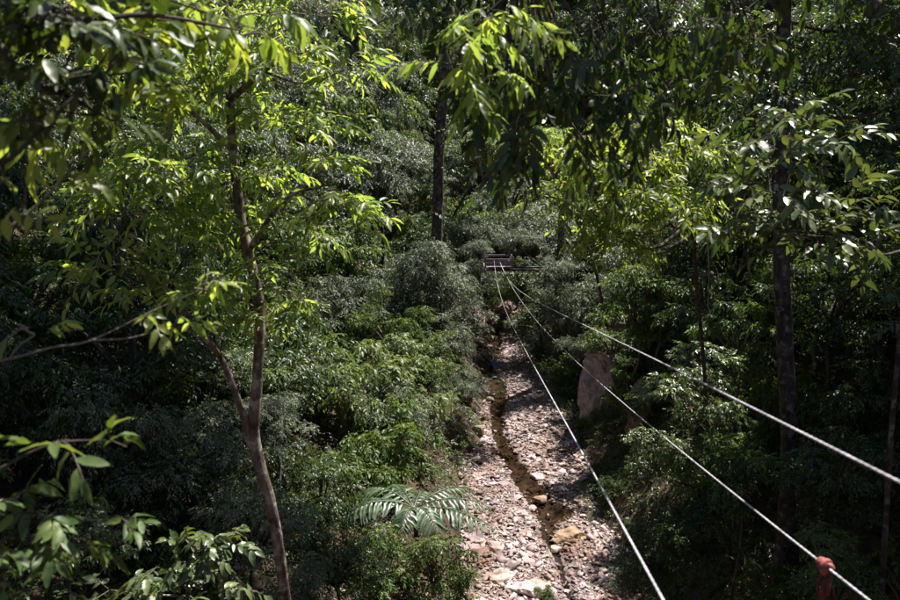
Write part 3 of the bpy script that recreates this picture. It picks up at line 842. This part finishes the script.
# sunlit yellow tree across the stream
YE = 14
bs_ = gp(at(712, 600, 23))
st_ = [([bs_, at(712, 560, 22.5), at(706, 400, 20), at(697, 290, 17.5), at(690, 210, 15), at(660, 170, 13.5)], [.06, .055, .05, .045, .035, .02])]
bo = [(590, 200, 13, 38, 26), (630, 165, 13, 46, 34), (662, 210, 13, 40, 26), (605, 235, 13, 30, 16), (690, 150, 13.5, 40, 24), (640, 195, 12.6, 40, 30), (568, 185, 13, 24, 10), (625, 245, 13, 28, 12), (690, 195, 13, 34, 18), (650, 130, 13.4, 34, 16), (575, 215, 12.8, 24, 10), (560, 150, 12.8, 22, 8), (600, 140, 12.8, 30, 14), (545, 195, 13, 16, 5)]
near_plant('slender_tree', 'slender tree with glowing yellow-green leaves above the upper rope', 'tree', bs_, st_, bo, 'yellow', .17, .34, 9, .42, 1, bark='bark_dark', density=1.5)

# pale glossy layered tree
bs_ = gp(at(1010, 700, 12))
st_ = [([bs_, at(1000, 560, 12), at(985, 380, 11.5), at(950, 260, 10.6), at(900, 205, 10)], [.10, .085, .07, .05, .03]), ([at(930, 235, 10.3), at(850, 215, 9.6), at(770, 192, 9.2)], [.03, .02, .01])]
bo = [(770, 185, 9, 44, 15), (800, 235, 9, 46, 16), (745, 222, 9, 34, 9), (845, 205, 9, 34, 11), (820, 150, 9.4, 40, 12), (755, 140, 9.4, 36, 10), (725, 180, 9.2, 28, 6), (790, 120, 9.6, 34, 8), (850, 245, 9.2, 28, 6)]
near_plant('glossy_tree', 'layered tree with pale glossy oval leaves in front of the dark slope', 'tree', bs_, st_, bo, 'pale', .20, .40, 8, .42, 1, droop=.12, leafdrop=.12, bark='bark_dark', density=1.35)

# tall straight trunk on the dark side with high crown
bs_ = gp(at(776, 640, 20))
st_ = [([bs_, at(778, 600, 20), at(786, 520, 20), at(789, 440, 20), at(783, 300, 20), at(780, 180, 20), at(783, 60, 20), at(786, -60, 20), at(790, -180, 20)], [.30, .25, .23, .22, .21, .19, .17, .15, .1])]
bo = [(x, y, 17 + random.random() * 5, 60, 34) for x, y in [(700, 30), (760, 60), (820, 40), (880, 60), (860, 120), (900, 10), (720, 90), (780, -30), (680, -40), (850, -50), (760, 110), (900, 150), (640, 20), (930, 90), (730, -100), (830, -120)]]
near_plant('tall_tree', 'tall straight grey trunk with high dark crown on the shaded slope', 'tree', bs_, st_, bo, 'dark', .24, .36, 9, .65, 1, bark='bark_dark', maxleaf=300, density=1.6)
bs_ = gp(at(880, 690, 14))
near_plant('sapling', 'thin grey sapling stem standing in deep shade behind the ropes', 'sapling', bs_, [([bs_, at(882, 590, 14), at(890, 450, 14), at(896, 380, 14), at(905, 250, 14)], [.07, .06, .05, .045, .03])],
           [(905, 250, 14, 40, 12), (915, 330, 14, 36, 8), (880, 300, 14.4, 30, 6)], 'dark', .2, bark='bark_dark', maxleaf=60)

# overhanging dark foliage at the top
bs_ = gp(at(1250, 700, 8))
st_ = [([bs_, at(1230, 400, 8), at(1180, 100, 7.8), at(1050, -140, 7.4), at(850, -190, 7), at(650, -150, 6.6), at(520, -80, 6.2)], [.22, .20, .17, .13, .09, .06, .03])]
bo = []
for x, y, r in [(475, 25, 34), (520, 55, 40), (560, 20, 42), (605, 25, 42), (655, 35, 40), (705, 20, 40), (540, 110, 36), (590, 95, 38), (640, 85, 34), (500, 95, 28), (565, 140, 28), (625, 125, 26), (680, 80, 30), (530, 150, 20), (600, 160, 18), (740, 15, 34), (510, -10, 40), (610, -40, 50), (690, -40, 46), (550, 60, 36), (615, 60, 36), (470, 60, 26), (485, 110, 24), (505, 150, 20), (465, 5, 30), (755, 40, 26)]:
    bo.append((x, y, random.uniform(6, 7.2), r, 9 if y < 110 else 4))
for x, y in [(480, -90), (560, -120), (640, -110), (720, -90), (800, -80), (440, -60), (600, -200), (700, -190), (520, -200)]:
    bo.append((x, y, random.uniform(6, 8), 75, 26))
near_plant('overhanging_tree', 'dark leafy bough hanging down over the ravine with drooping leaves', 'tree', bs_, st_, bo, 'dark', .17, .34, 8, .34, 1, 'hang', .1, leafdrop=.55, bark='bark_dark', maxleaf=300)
# spray at its edge, brighter leaf colour standing in for light on it
lp = [at(560, -90, 5.6), at(520, -20, 5.5), at(480, 20, 5.4), at(445, 48, 5.3)]
near_plant('leafy_branch', 'lit green branch tip with long leaves beside the dark hanging bough', 'branch', lp[0], [(lp, [.02, .015, .01, .004])],
           [(470, 35, 5.4, 28, 6), (490, 10, 5.4, 28, 5), (455, 65, 5.3, 22, 4), (495, 75, 5.5, 24, 4), (470, 100, 5.4, 18, 2)], 'bright', .18, .24, 10, .30, droop=.3, leafdrop=.4, bark='bark_dark', maxleaf=300)

# foreground branches, large soft leaves
lp = [at(-160, -60, 3.2), at(-40, -10, 3.4), at(60, 20, 3.6), at(150, 15, 3.9), at(240, 30, 4.2)]
near_plant('foreground_branch', 'close branch of big soft-focus leaves coloured dark as silhouettes across the forked tree top', 'branch', lp[0],
           [(lp, [.03, .025, .018, .012, .005]), ([at(-40, -10, 3.4), at(20, 70, 3.4), at(75, 100, 3.5), at(120, 125, 3.6)], [.02, .014, .01, .004])],
           [(25, 25, 3.4, 50, 13), (85, 25, 3.5, 45, 11), (60, 80, 3.4, 40, 8), (105, 75, 3.6, 30, 6), (20, -40, 3.4, 60, 12), (100, -40, 3.7, 50, 8), (95, 115, 3.5, 22, 3)],
           'dark', .135, .34, 7, .2, droop=.2, leafdrop=.45, bark='bark_dark', maxleaf=300)  # dark leaf colour stands in for unlit, silhouetted leaves
lp = [at(-120, -160, 3.8), at(0, -80, 4), at(90, -30, 4.1), at(170, 0, 4.3), at(260, 30, 4.6)]
near_plant('foreground_branch', 'close branch of leaves coloured yellow-green as if backlit above the forked tree', 'branch', lp[0],
           [(lp, [.016, .013, .010, .007, .003])],
           [(60, 10, 4.1, 30, 4), (110, 15, 4.2, 34, 6), (150, 20, 4.3, 34, 6), (195, 10, 4.5, 34, 6), (240, 35, 4.6, 26, 4), (270, 15, 4.7, 24, 3), (140, 95, 4.3, 22, 3), (175, 85, 4.4, 20, 2), (60, 140, 4.2, 22, 3), (130, 50, 4.3, 26, 3)],
           'yellow', .17, .34, 7, .22, droop=.25, leafdrop=.45, bark='bark_dark', maxleaf=300)  # yellow leaf colour carries the sunlit half of this foliage
def bare(pts, rad): return (pts, rad)
lp = [at(-60, 275, 3.2), at(0, 235, 3.3), at(45, 198, 3.4), at(90, 148, 3.5)]
near_plant('bare_branch', 'pale bare diagonal twig rising past the dark slope with few leaves', 'branch', lp[0], [bare(lp, [.010, .008, .006, .003])],
           [(20, 215, 3.35, 18, 2), (80, 170, 3.4, 16, 2)], 'bright', .12, nl=5, tl=.14, bark='bark_pale')
lp = [at(-70, 185, 3), at(0, 165, 3.1), at(40, 130, 3.2), at(75, 95, 3.3), at(110, 50, 3.4)]
near_plant('bare_branch', 'dark bare diagonal twig running up into the big dark leaves', 'branch', lp[0], [bare(lp, [.012, .010, .008, .006, .003])],
           [(35, 120, 3.2, 20, 3), (10, 190, 3.1, 18, 2)], 'bright', .13, nl=5, tl=.14, bark='bark_dark')
lp = [at(-80, 372, 3.6), at(0, 361, 3.7), at(50, 348, 3.8), at(92, 340, 3.9), at(150, 312, 4.3), at(200, 290, 4.5)]
near_plant('thin_branch', 'thin crooked pale branch with yellow-green leaves at its tip', 'branch', lp[0],
           [bare(lp, [.008, .007, .006, .005, .0025, .0015]), ([at(8, 360, 3.7), at(20, 345, 3.7), at(35, 335, 3.7)], [.005, .004, .002])],
           [(150, 318, 4.2, 24, 3), (205, 290, 4.4, 28, 4), (225, 275, 4.5, 18, 3), (30, 328, 3.7, 24, 2), (175, 325, 4.2, 20, 2)], 'bright', .12, .34, 5, .16, droop=.25, leafdrop=.3, bark='bark_pale')
lp = [at(-90, 520, 3.1), at(-20, 480, 3.2), at(50, 445, 3.3), at(110, 440, 3.5)]
near_plant('foreground_branch', 'close branch with a few large leaves dimmed by colour as if shaded in front of the dark bank', 'branch', lp[0], [bare(lp, [.010, .008, .006, .003])],
           [(60, 440, 3.3, 24, 3), (110, 440, 3.5, 22, 2)], 'mid', .15, .32, 4, .15, droop=.15, leafdrop=.2, bark='bark_dark')  # darker leaf colour paints the shade on this branch
lp = [at(-70, 590, 3.4), at(-10, 550, 3.5), at(40, 520, 3.6), at(90, 520, 3.8), at(140, 525, 4)]
near_plant('foreground_branch', 'close leafy branch with leaves darkened by colour for shade at the lower bank', 'branch', lp[0], [bare(lp, [.012, .010, .008, .006, .003])],
           [(15, 500, 3.5, 26, 4), (50, 510, 3.6, 26, 4), (20, 545, 3.5, 30, 5), (70, 540, 3.7, 28, 4), (115, 515, 3.9, 22, 2), (0, 570, 3.5, 30, 4), (60, 580, 3.6, 30, 3)], 'mid', .13, .34, 6, .17, droop=.15, leafdrop=.15, bark='bark_dark')  # leaf colour lowered here to put the branch in shade
# pale shrub at the bottom
b0 = gp(at(190, 720, 8))
near_plant('pale_shrub', 'shrub with large pale glossy oval leaves below the forked tree', 'shrub', b0, [([b0, at(190, 640, 8), at(188, 590, 8), at(195, 545, 8)], [.035, .028, .02, .01])],
           [(190, 545, 8, 30, 9), (170, 570, 7.8, 30, 8), (220, 540, 8, 22, 5), (150, 590, 7.8, 28, 6), (200, 590, 7.8, 28, 6), (110, 590, 8, 22, 4), (235, 595, 8, 20, 3)], 'pale', .17, .44, 8, .28, droop=.1, leafdrop=.15, bark='bark')
# unseen trees out of frame, crowns placed to shade the banks
for i_, (base_xy, cc, lab) in enumerate([((-17, 17), [(-4, 24.5, 24), (-8.5, 23, 25), (-11, 29, 25.5), (-13, 24, 24.5), (-6.5, 19.5, 23.5), (-12, 20, 23.5), (-5.5, 29.5, 26.5)], 'unseen tree on the uphill bank, crown placed to shade the lower slope'),
                                ((22, 19), [(15, 23, 26), (19, 19, 25), (14, 18.5, 25), (21, 25, 28), (13, 20.5, 27)], 'unseen tree on the dark slope, crown placed to keep it shaded'),
                                ((23, 29), [(1.4, 24.8, 25.5), (-1.8, 21.5, 26), (4.2, 22.6, 25)], 'unseen tree whose crown is stretched over the stream to shade the bank')]):
    b_ = gp(base_xy)
    t_ = thing('shade_canopy_tree', b_, lab, 'tree')
    top = np.array([(b_[0] + cc[0][0]) / 2, (b_[1] + cc[0][1]) / 2, 20.5])
    V, F = tube(np.array([b_, b_ + np.array([0, 0, 6]), (b_ * .4 + top * .6), top]) - b_, [.5, .42, .36, .3], 10, 6, .04)
    obj('trunk', np_mesh('trunk', V, F, M['bark'], smooth=True), t_)
    for q_ in cc:
        q_ = np.array(q_, float)
        V, F = tube(np.array([top, (top + q_) / 2 + np.array([0, 0, .6]), q_]) - b_, [.2, .14, .05], 7, 6, .04)
        obj('limb', np_mesh('limb', V, F, M['bark'], smooth=True), t_)
        cm_, lm_ = K['darkb'][0][i_]
        o = obj('crown', cm_, t_, q_ - b_); o.scale = (4.2, 4.2, 2.4); o.rotation_euler.z = random.uniform(0, 6); o['kind'] = 'stuff'
# dark bare trunk far across
bs_ = gp(at(437, 300, 44))
near_plant('dark_trunk_tree', 'dark thick bare trunk rising through the grey-green far slope', 'tree', bs_,
           [([bs_, at(437, 240, 44), at(438, 200, 44), at(439, 150, 44), at(442, 110, 44), at(446, 60, 44), at(450, 0, 44)], [.36, .33, .31, .30, .28, .24, .18])],
           [(430, 95, 44, 24, 16), (455, 60, 44, 30, 26), (435, 20, 44, 40, 36), (470, 0, 44, 40, 36), (410, -10, 44, 40, 36), (450, 130, 43.3, 14, 6), (432, 215, 43.3, 16, 8), (444, 170, 43.3, 9, 3)], 'grey', .28, .4, 8, .8, 0, bark='bark_dark', maxleaf=0, twigs=False)

# ------------------------------------------------------------------ palm on the bank
pc = at(414, 508, 22)
pb = gp(pc)
palm = thing('palm', pb, 'small palm with silvery feather fronds on the bank beside the gravel', 'palm')
V, F = tube(np.array([pb, pb + (pc - pb) * .5 + np.array([.08, 0, 0]), pc]) - pb, [.09, .075, .07], 9, 6, .08)
obj('trunk', np_mesh('trunk', V, F, M['bark'], smooth=True), palm)
tv, tf = leaf_shape(2, .17, .35, .4)
leaflet_me = np_mesh('leaflet', tv, tf, M['fern'], smooth=True)
for i, az in enumerate([5, 38, 78, 115, 150, 182, 200, 255, 300, 335]):
    a = math.radians(az); Lf = random.uniform(2.3, 3.0) * (1 if az not in (255, 300, 78) else .6)
    dr = np.array([math.cos(a), math.sin(a), 0]); side = np.array([-math.sin(a), math.cos(a), 0])
    up = random.uniform(.22, .75)
    ts = np.linspace(0, 1, 7)
    rp = np.array([dr * Lf * t * (1 - .12 * t) + np.array([0, 0, up * Lf * t - (up + .06) * Lf * t * t]) for t in ts])
    V, F = tube(rp, np.linspace(.022, .004, 7), 5, 3)
    fr = obj('frond', np_mesh('frond', V, F, M['fern'], smooth=True), palm, pc - pb)
    for k in range(15):
        t = .14 + .86 * k / 14.0
        p = np.array([np.interp(t, ts, rp[:, j]) for j in range(3)])
        tan = norm(dr * (1 - .24 * t) + np.array([0, 0, up - 2 * (up + .06) * t]))
        nrm = norm(np.cross(tan, side)) ; nrm = nrm if nrm[2] > 0 else -nrm
        ll = random.uniform(.52, .66) * math.sin(math.pi * (.16 + .74 * t)) + .06
        for s in (-1, 1):
            D = norm(tan * (.42 + .35 * t) + side * s * .9 - np.array([0, 0, .22]) + rng.normal(0, .10, 3))
            N = norm(nrm - D * np.dot(nrm, D)); S = np.cross(N, D)
            o = obj('leaflet', leaflet_me, fr)
            o.matrix_basis = Matrix.Translation(p.tolist()) @ Matrix(np.stack([D, S, N], 1).tolist()).to_4x4() @ Matrix.Diagonal((ll, ll, ll, 1))

# ------------------------------------------------------------------ ropes
def rope(name, label, Q, rad=.0063):
    """Q: world points along the rope; twisted three-strand cross-section"""
    Q = np.asarray(Q, float)
    P = []
    # fit a smooth sagging curve in the rope's vertical plane
    s = np.linalg.norm(Q[:, :2] - Q[0, :2], axis=1)
    cz = np.polyfit(s, Q[:, 2], 3)
    L = s[-1]
    ss = [-2.0]
    while ss[-1] < L:
        d = max(ss[-1] + 2, .3)
        ss.append(ss[-1] + max(.012, .004 * d))
    ss = np.array(ss); ss[-1] = L
    dirv = (Q[-1, :2] - Q[0, :2]) / L
    P = np.stack([Q[0, 0] + dirv[0] * ss, Q[0, 1] + dirv[1] * ss, np.polyval(cz, ss)], 1)
    T = norm(np.gradient(P, axis=0)); A = norm(np.cross(T, np.array([0, 0, 1.0]))); B = np.cross(T, A)
    k = 9
    th = np.linspace(0, 2 * math.pi, k, endpoint=False)
    tw = ss * 2 * math.pi / .16
    near = np.clip(1 - ss / 16, 0, 1)
    rr = rad * (1 + .16 * near[:, None] * np.cos(3 * th)[None])
    ang = th[None] + tw[:, None]
    V = P[:, None] + rr[:, :, None] * (np.cos(ang)[..., None] * A[:, None] + np.sin(ang)[..., None] * B[:, None])
    m = len(P)
    i = np.arange(m - 1)[:, None] * k; j = np.arange(k)[None]
    F = np.stack([i + j, i + (j + 1) % k, i + k + (j + 1) % k, i + k + j], -1).reshape(-1, 4)
    base = P[0].copy()
    o = obj(name, np_mesh(name, V.reshape(-1, 3) - base, F, M['rope'], smooth=True), None, base)
    tag(o, label, 'rope')
    return Q[0], dirv, cz
def ray(px, py):
    x, z = (px - 450) / FPX, (300 - py) / FPX
    return np.array([x, math.cos(PITCH) + z * math.sin(PITCH), -math.sin(PITCH) + z * math.cos(PITCH)])
RP = {1: ([(665, 600), (631.7, 540), (599, 485), (568, 430), (551.7, 399.6), (533, 363), (513, 326.7), (501, 296.7), (496.7, 280), (494, 260)], 3.5),
      2: ([(863, 600), (826.7, 570), (766.7, 520), (716.7, 478), (666.7, 436.7), (623, 400), (598, 381.7), (566.7, 353), (540, 326.7), (525, 306), (516.7, 294), (511, 283), (505, 275), (500, 261.7)], 4.0),
      3: ([(900, 480), (790, 426.7), (732, 400), (667, 363), (600, 333), (570, 320), (550, 308), (533, 300), (520, 290), (511.7, 282.5), (505, 275), (500, 261.7)], 3.0)}
RL = {1: 'lowest grey-white rope slanting over the gravel to the platform', 2: 'middle grey-white rope with the red knot tied round it', 3: 'upper grey-white rope running in front of the dark slope'}
knot_at = None
for k, (pts, dn) in RP.items():
    n = np.array([0, 0, CAM_H]) + ray(*pts[0]) * dn
    f = at(*pts[-1], 45)
    d = f - n; nn = np.array([d[1], -d[0], 0])
    Q = []
    for q in pts:
        r = ray(*q); t = ((n - np.array([0, 0, CAM_H])) @ nn) / (r @ nn)
        Q.append(np.array([0, 0, CAM_H]) + r * t)
    res = rope('rope', RL[k], Q)
    if k == 2: knot_at = res
# red knot on the middle rope
q0, dv, cz = knot_at
s0 = .42
kc = np.array([q0[0] + dv[0] * s0, q0[1] + dv[1] * s0, np.polyval(cz, s0)])
sl = float(np.polyval(np.polyder(cz), s0))
T = norm(np.array([dv[0], dv[1], sl])); A = norm(np.cross(T, np.array([0, 0, 1.0]))); B = np.cross(A, T)
knot = thing('rope_knot', kc, 'faded red rope knotted round the middle rope with hanging tails', 'knot')
hel = []
for t in np.linspace(0, 1, 60):
    a = t * 2 * math.pi * 4.5
    hel.append(T * (t - .5) * .10 + (.0185 + .004 * math.sin(t * 9)) * (math.cos(a) * A + math.sin(a) * B))
V, F = tube(hel, [.0145] * 60, 7, 1, .06)
obj('coil', np_mesh('coil', V, F, M['red_rope'], smooth=True), knot)
hel = []
for t in np.linspace(0, 1, 30):
    a = t * 2 * math.pi * 1.5 + 1
    hel.append(T * (t - .5) * .03 - T * .01 + (.034 + .008 * math.sin(t * 5)) * (math.cos(a) * (A * .9 + T * .5) + math.sin(a) * B))
V, F = tube(hel, [.0145] * 30, 7, 1, .06)
obj('loop', np_mesh('loop', V, F, M['red_rope'], smooth=True), knot)
for dx, ln, rr in [(-.012, .30, .016), (.010, .26, .015), (.026, .34, .014), (-.03, .2, .013)]:
    ln *= .85; rr *= .85
    p = [T * dx * 1.4 - B * .01, T * dx - B * .05 + A * .012, T * dx * 1.5 - B * .12 + A * rng.normal(0, .012), T * dx * 1.2 + A * rng.normal(0, .02) - np.array([0, 0, ln])]
    V, F = tube(p, [rr, rr, rr * .9, rr * .8], 7, 6, .05)
    obj('tail', np_mesh('tail', V, F, M['dark_red_rope'], smooth=True), knot)

# ------------------------------------------------------------------ far platform
def box(name, mat, c, s, parent, rot=(0, 0, 0), bev=.01):
    bm = bmesh.new(); bmesh.ops.create_cube(bm, size=1)
    bmesh.ops.scale(bm, vec=s, verts=bm.verts)
    bmesh.ops.bevel(bm, geom=bm.edges[:], offset=min(bev, min(s) * .3), segments=1, affect='EDGES')
    me = bpy.data.meshes.new(name); bm.to_mesh(me); bm.free(); me.materials.append(mat)
    o = obj(name, me, parent, c); o.rotation_euler = rot
    return o
pf = at(499, 262, 45.3)
plat = thing('platform', (pf[0], pf[1], pf[2] - .25), 'weathered pinkish plank platform where the ropes end among trees', 'platform')
for i in range(9):
    box('plank', M['deck'], (-.02, -.25 + i * .17, 0), (1.75 + random.uniform(-.05, .05), .155, .05), plat)
for x in (-.7, .7):
    box('beam', M['deck'], (x, .45, -.10), (.12, 1.7, .14), plat)
box('beam', M['bark_dark'], (1.6, .9, -.24), (4.6, .14, .14), plat)
box('beam', M['bark_dark'], (1.6, .1, -.24), (4.6, .14, .14), plat)
for x, y in [(-.82, -.3), (.80, -.3), (-.82, 1.2), (.80, 1.2)]:
    box('post', M['deck'], (x, y, .30), (.1, .1, .62), plat)
for z in (.17, .40):
    box('rail', M['deck'], (0, -.37, z), (1.72, .04, .20), plat)
box('rail', M['deck'], (0, 1.29, .45), (1.75, .04, .12), plat)
box('brace', M['white'], (.62, -.45, .55), (.09, .05, .46), plat, (0, .45, 0))
pt = gp((pf[0] + 3.6, pf[1] + .5))
near_plant('platform_tree', 'leafy grey-green tree that carries the plank platform', 'tree', pt, [([pt, pt + np.array([0, 0, 4]), pt + np.array([.1, .2, 8]), pt + np.array([.2, .3, 12])], [.32, .28, .24, .15])],
           [(540, 215, 45, 26, 26), (575, 200, 45, 30, 26), (560, 255, 45, 22, 16), (525, 240, 44.6, 12, 8), (590, 245, 45, 26, 18)], 'grey', .24, .3, 9, .7, 0, maxleaf=0, twigs=False, bark='bark_dark')

# blue sheet in the pool, vine, fallen sticks
bp_ = at(494, 364, 49.5)
bm = bmesh.new(); bmesh.ops.create_grid(bm, x_segments=14, y_segments=14, size=.42)
for v in bm.verts:
    v.co.z = .12 * math.sin(v.co.x * 9 + 1) * math.cos(v.co.y * 8) + .06 * math.sin(v.co.x * 21 + v.co.y * 17) + .16 * math.exp(-(v.co.x ** 2 + v.co.y ** 2) * 8)
bmesh.ops.solidify(bm, geom=bm.faces[:], thickness=.006)
me = bpy.data.meshes.new('plastic_sheet'); bm.to_mesh(me); bm.free(); me.materials.append(M['blue'])
tag(obj('plastic_sheet', me, None, (bp_[0], bp_[1], .07)), 'small crumpled blue sheet lying in the shaded stream pool', 'sheet')
for pts, r, lab in [([(447, 398, 41), (458, 406, 40), (470, 410, 39.5), (480, 411, 39)], .05, 'pale fallen branch lying at the foot of the shrubby bank'),
                    ([(468, 392, 42), (480, 402, 41), (492, 414, 39.5)], .04, 'thin fallen stick slanting towards the brown pool')]:
    Q = np.array([at(*p) for p in pts]); Q[:, 2] = [max(hz(a, b), .02) + .08 for a, b, _ in Q]
    V, F = tube(Q - Q[0], np.linspace(r, r * .5, len(Q)), 6, 5, .08)
    tag(obj('fallen_branch', np_mesh('fallen_branch', V, F, M['bark_pale'], smooth=True), None, Q[0]), lab, 'branch')
Q = np.array([at(700, 150, 13.5), at(707, 230, 13.3), at(709, 285, 13.2), at(708, 305, 13.2), at(712, 314, 13.2), at(717, 300, 13.3)])
V, F = tube(Q - Q[0], [.008, .008, .010, .010, .009, .005], 6, 6, .05)
tag(obj('hanging_vine', np_mesh('hanging_vine', V, F, M['bark_pale'], smooth=True), None, Q[0]), 'pale hooked vine end dangling below the glossy tree', 'vine')
print('objects', len(bpy.data.objects), 'tris', sum(len(m.polygons) for m in bpy.data.meshes))
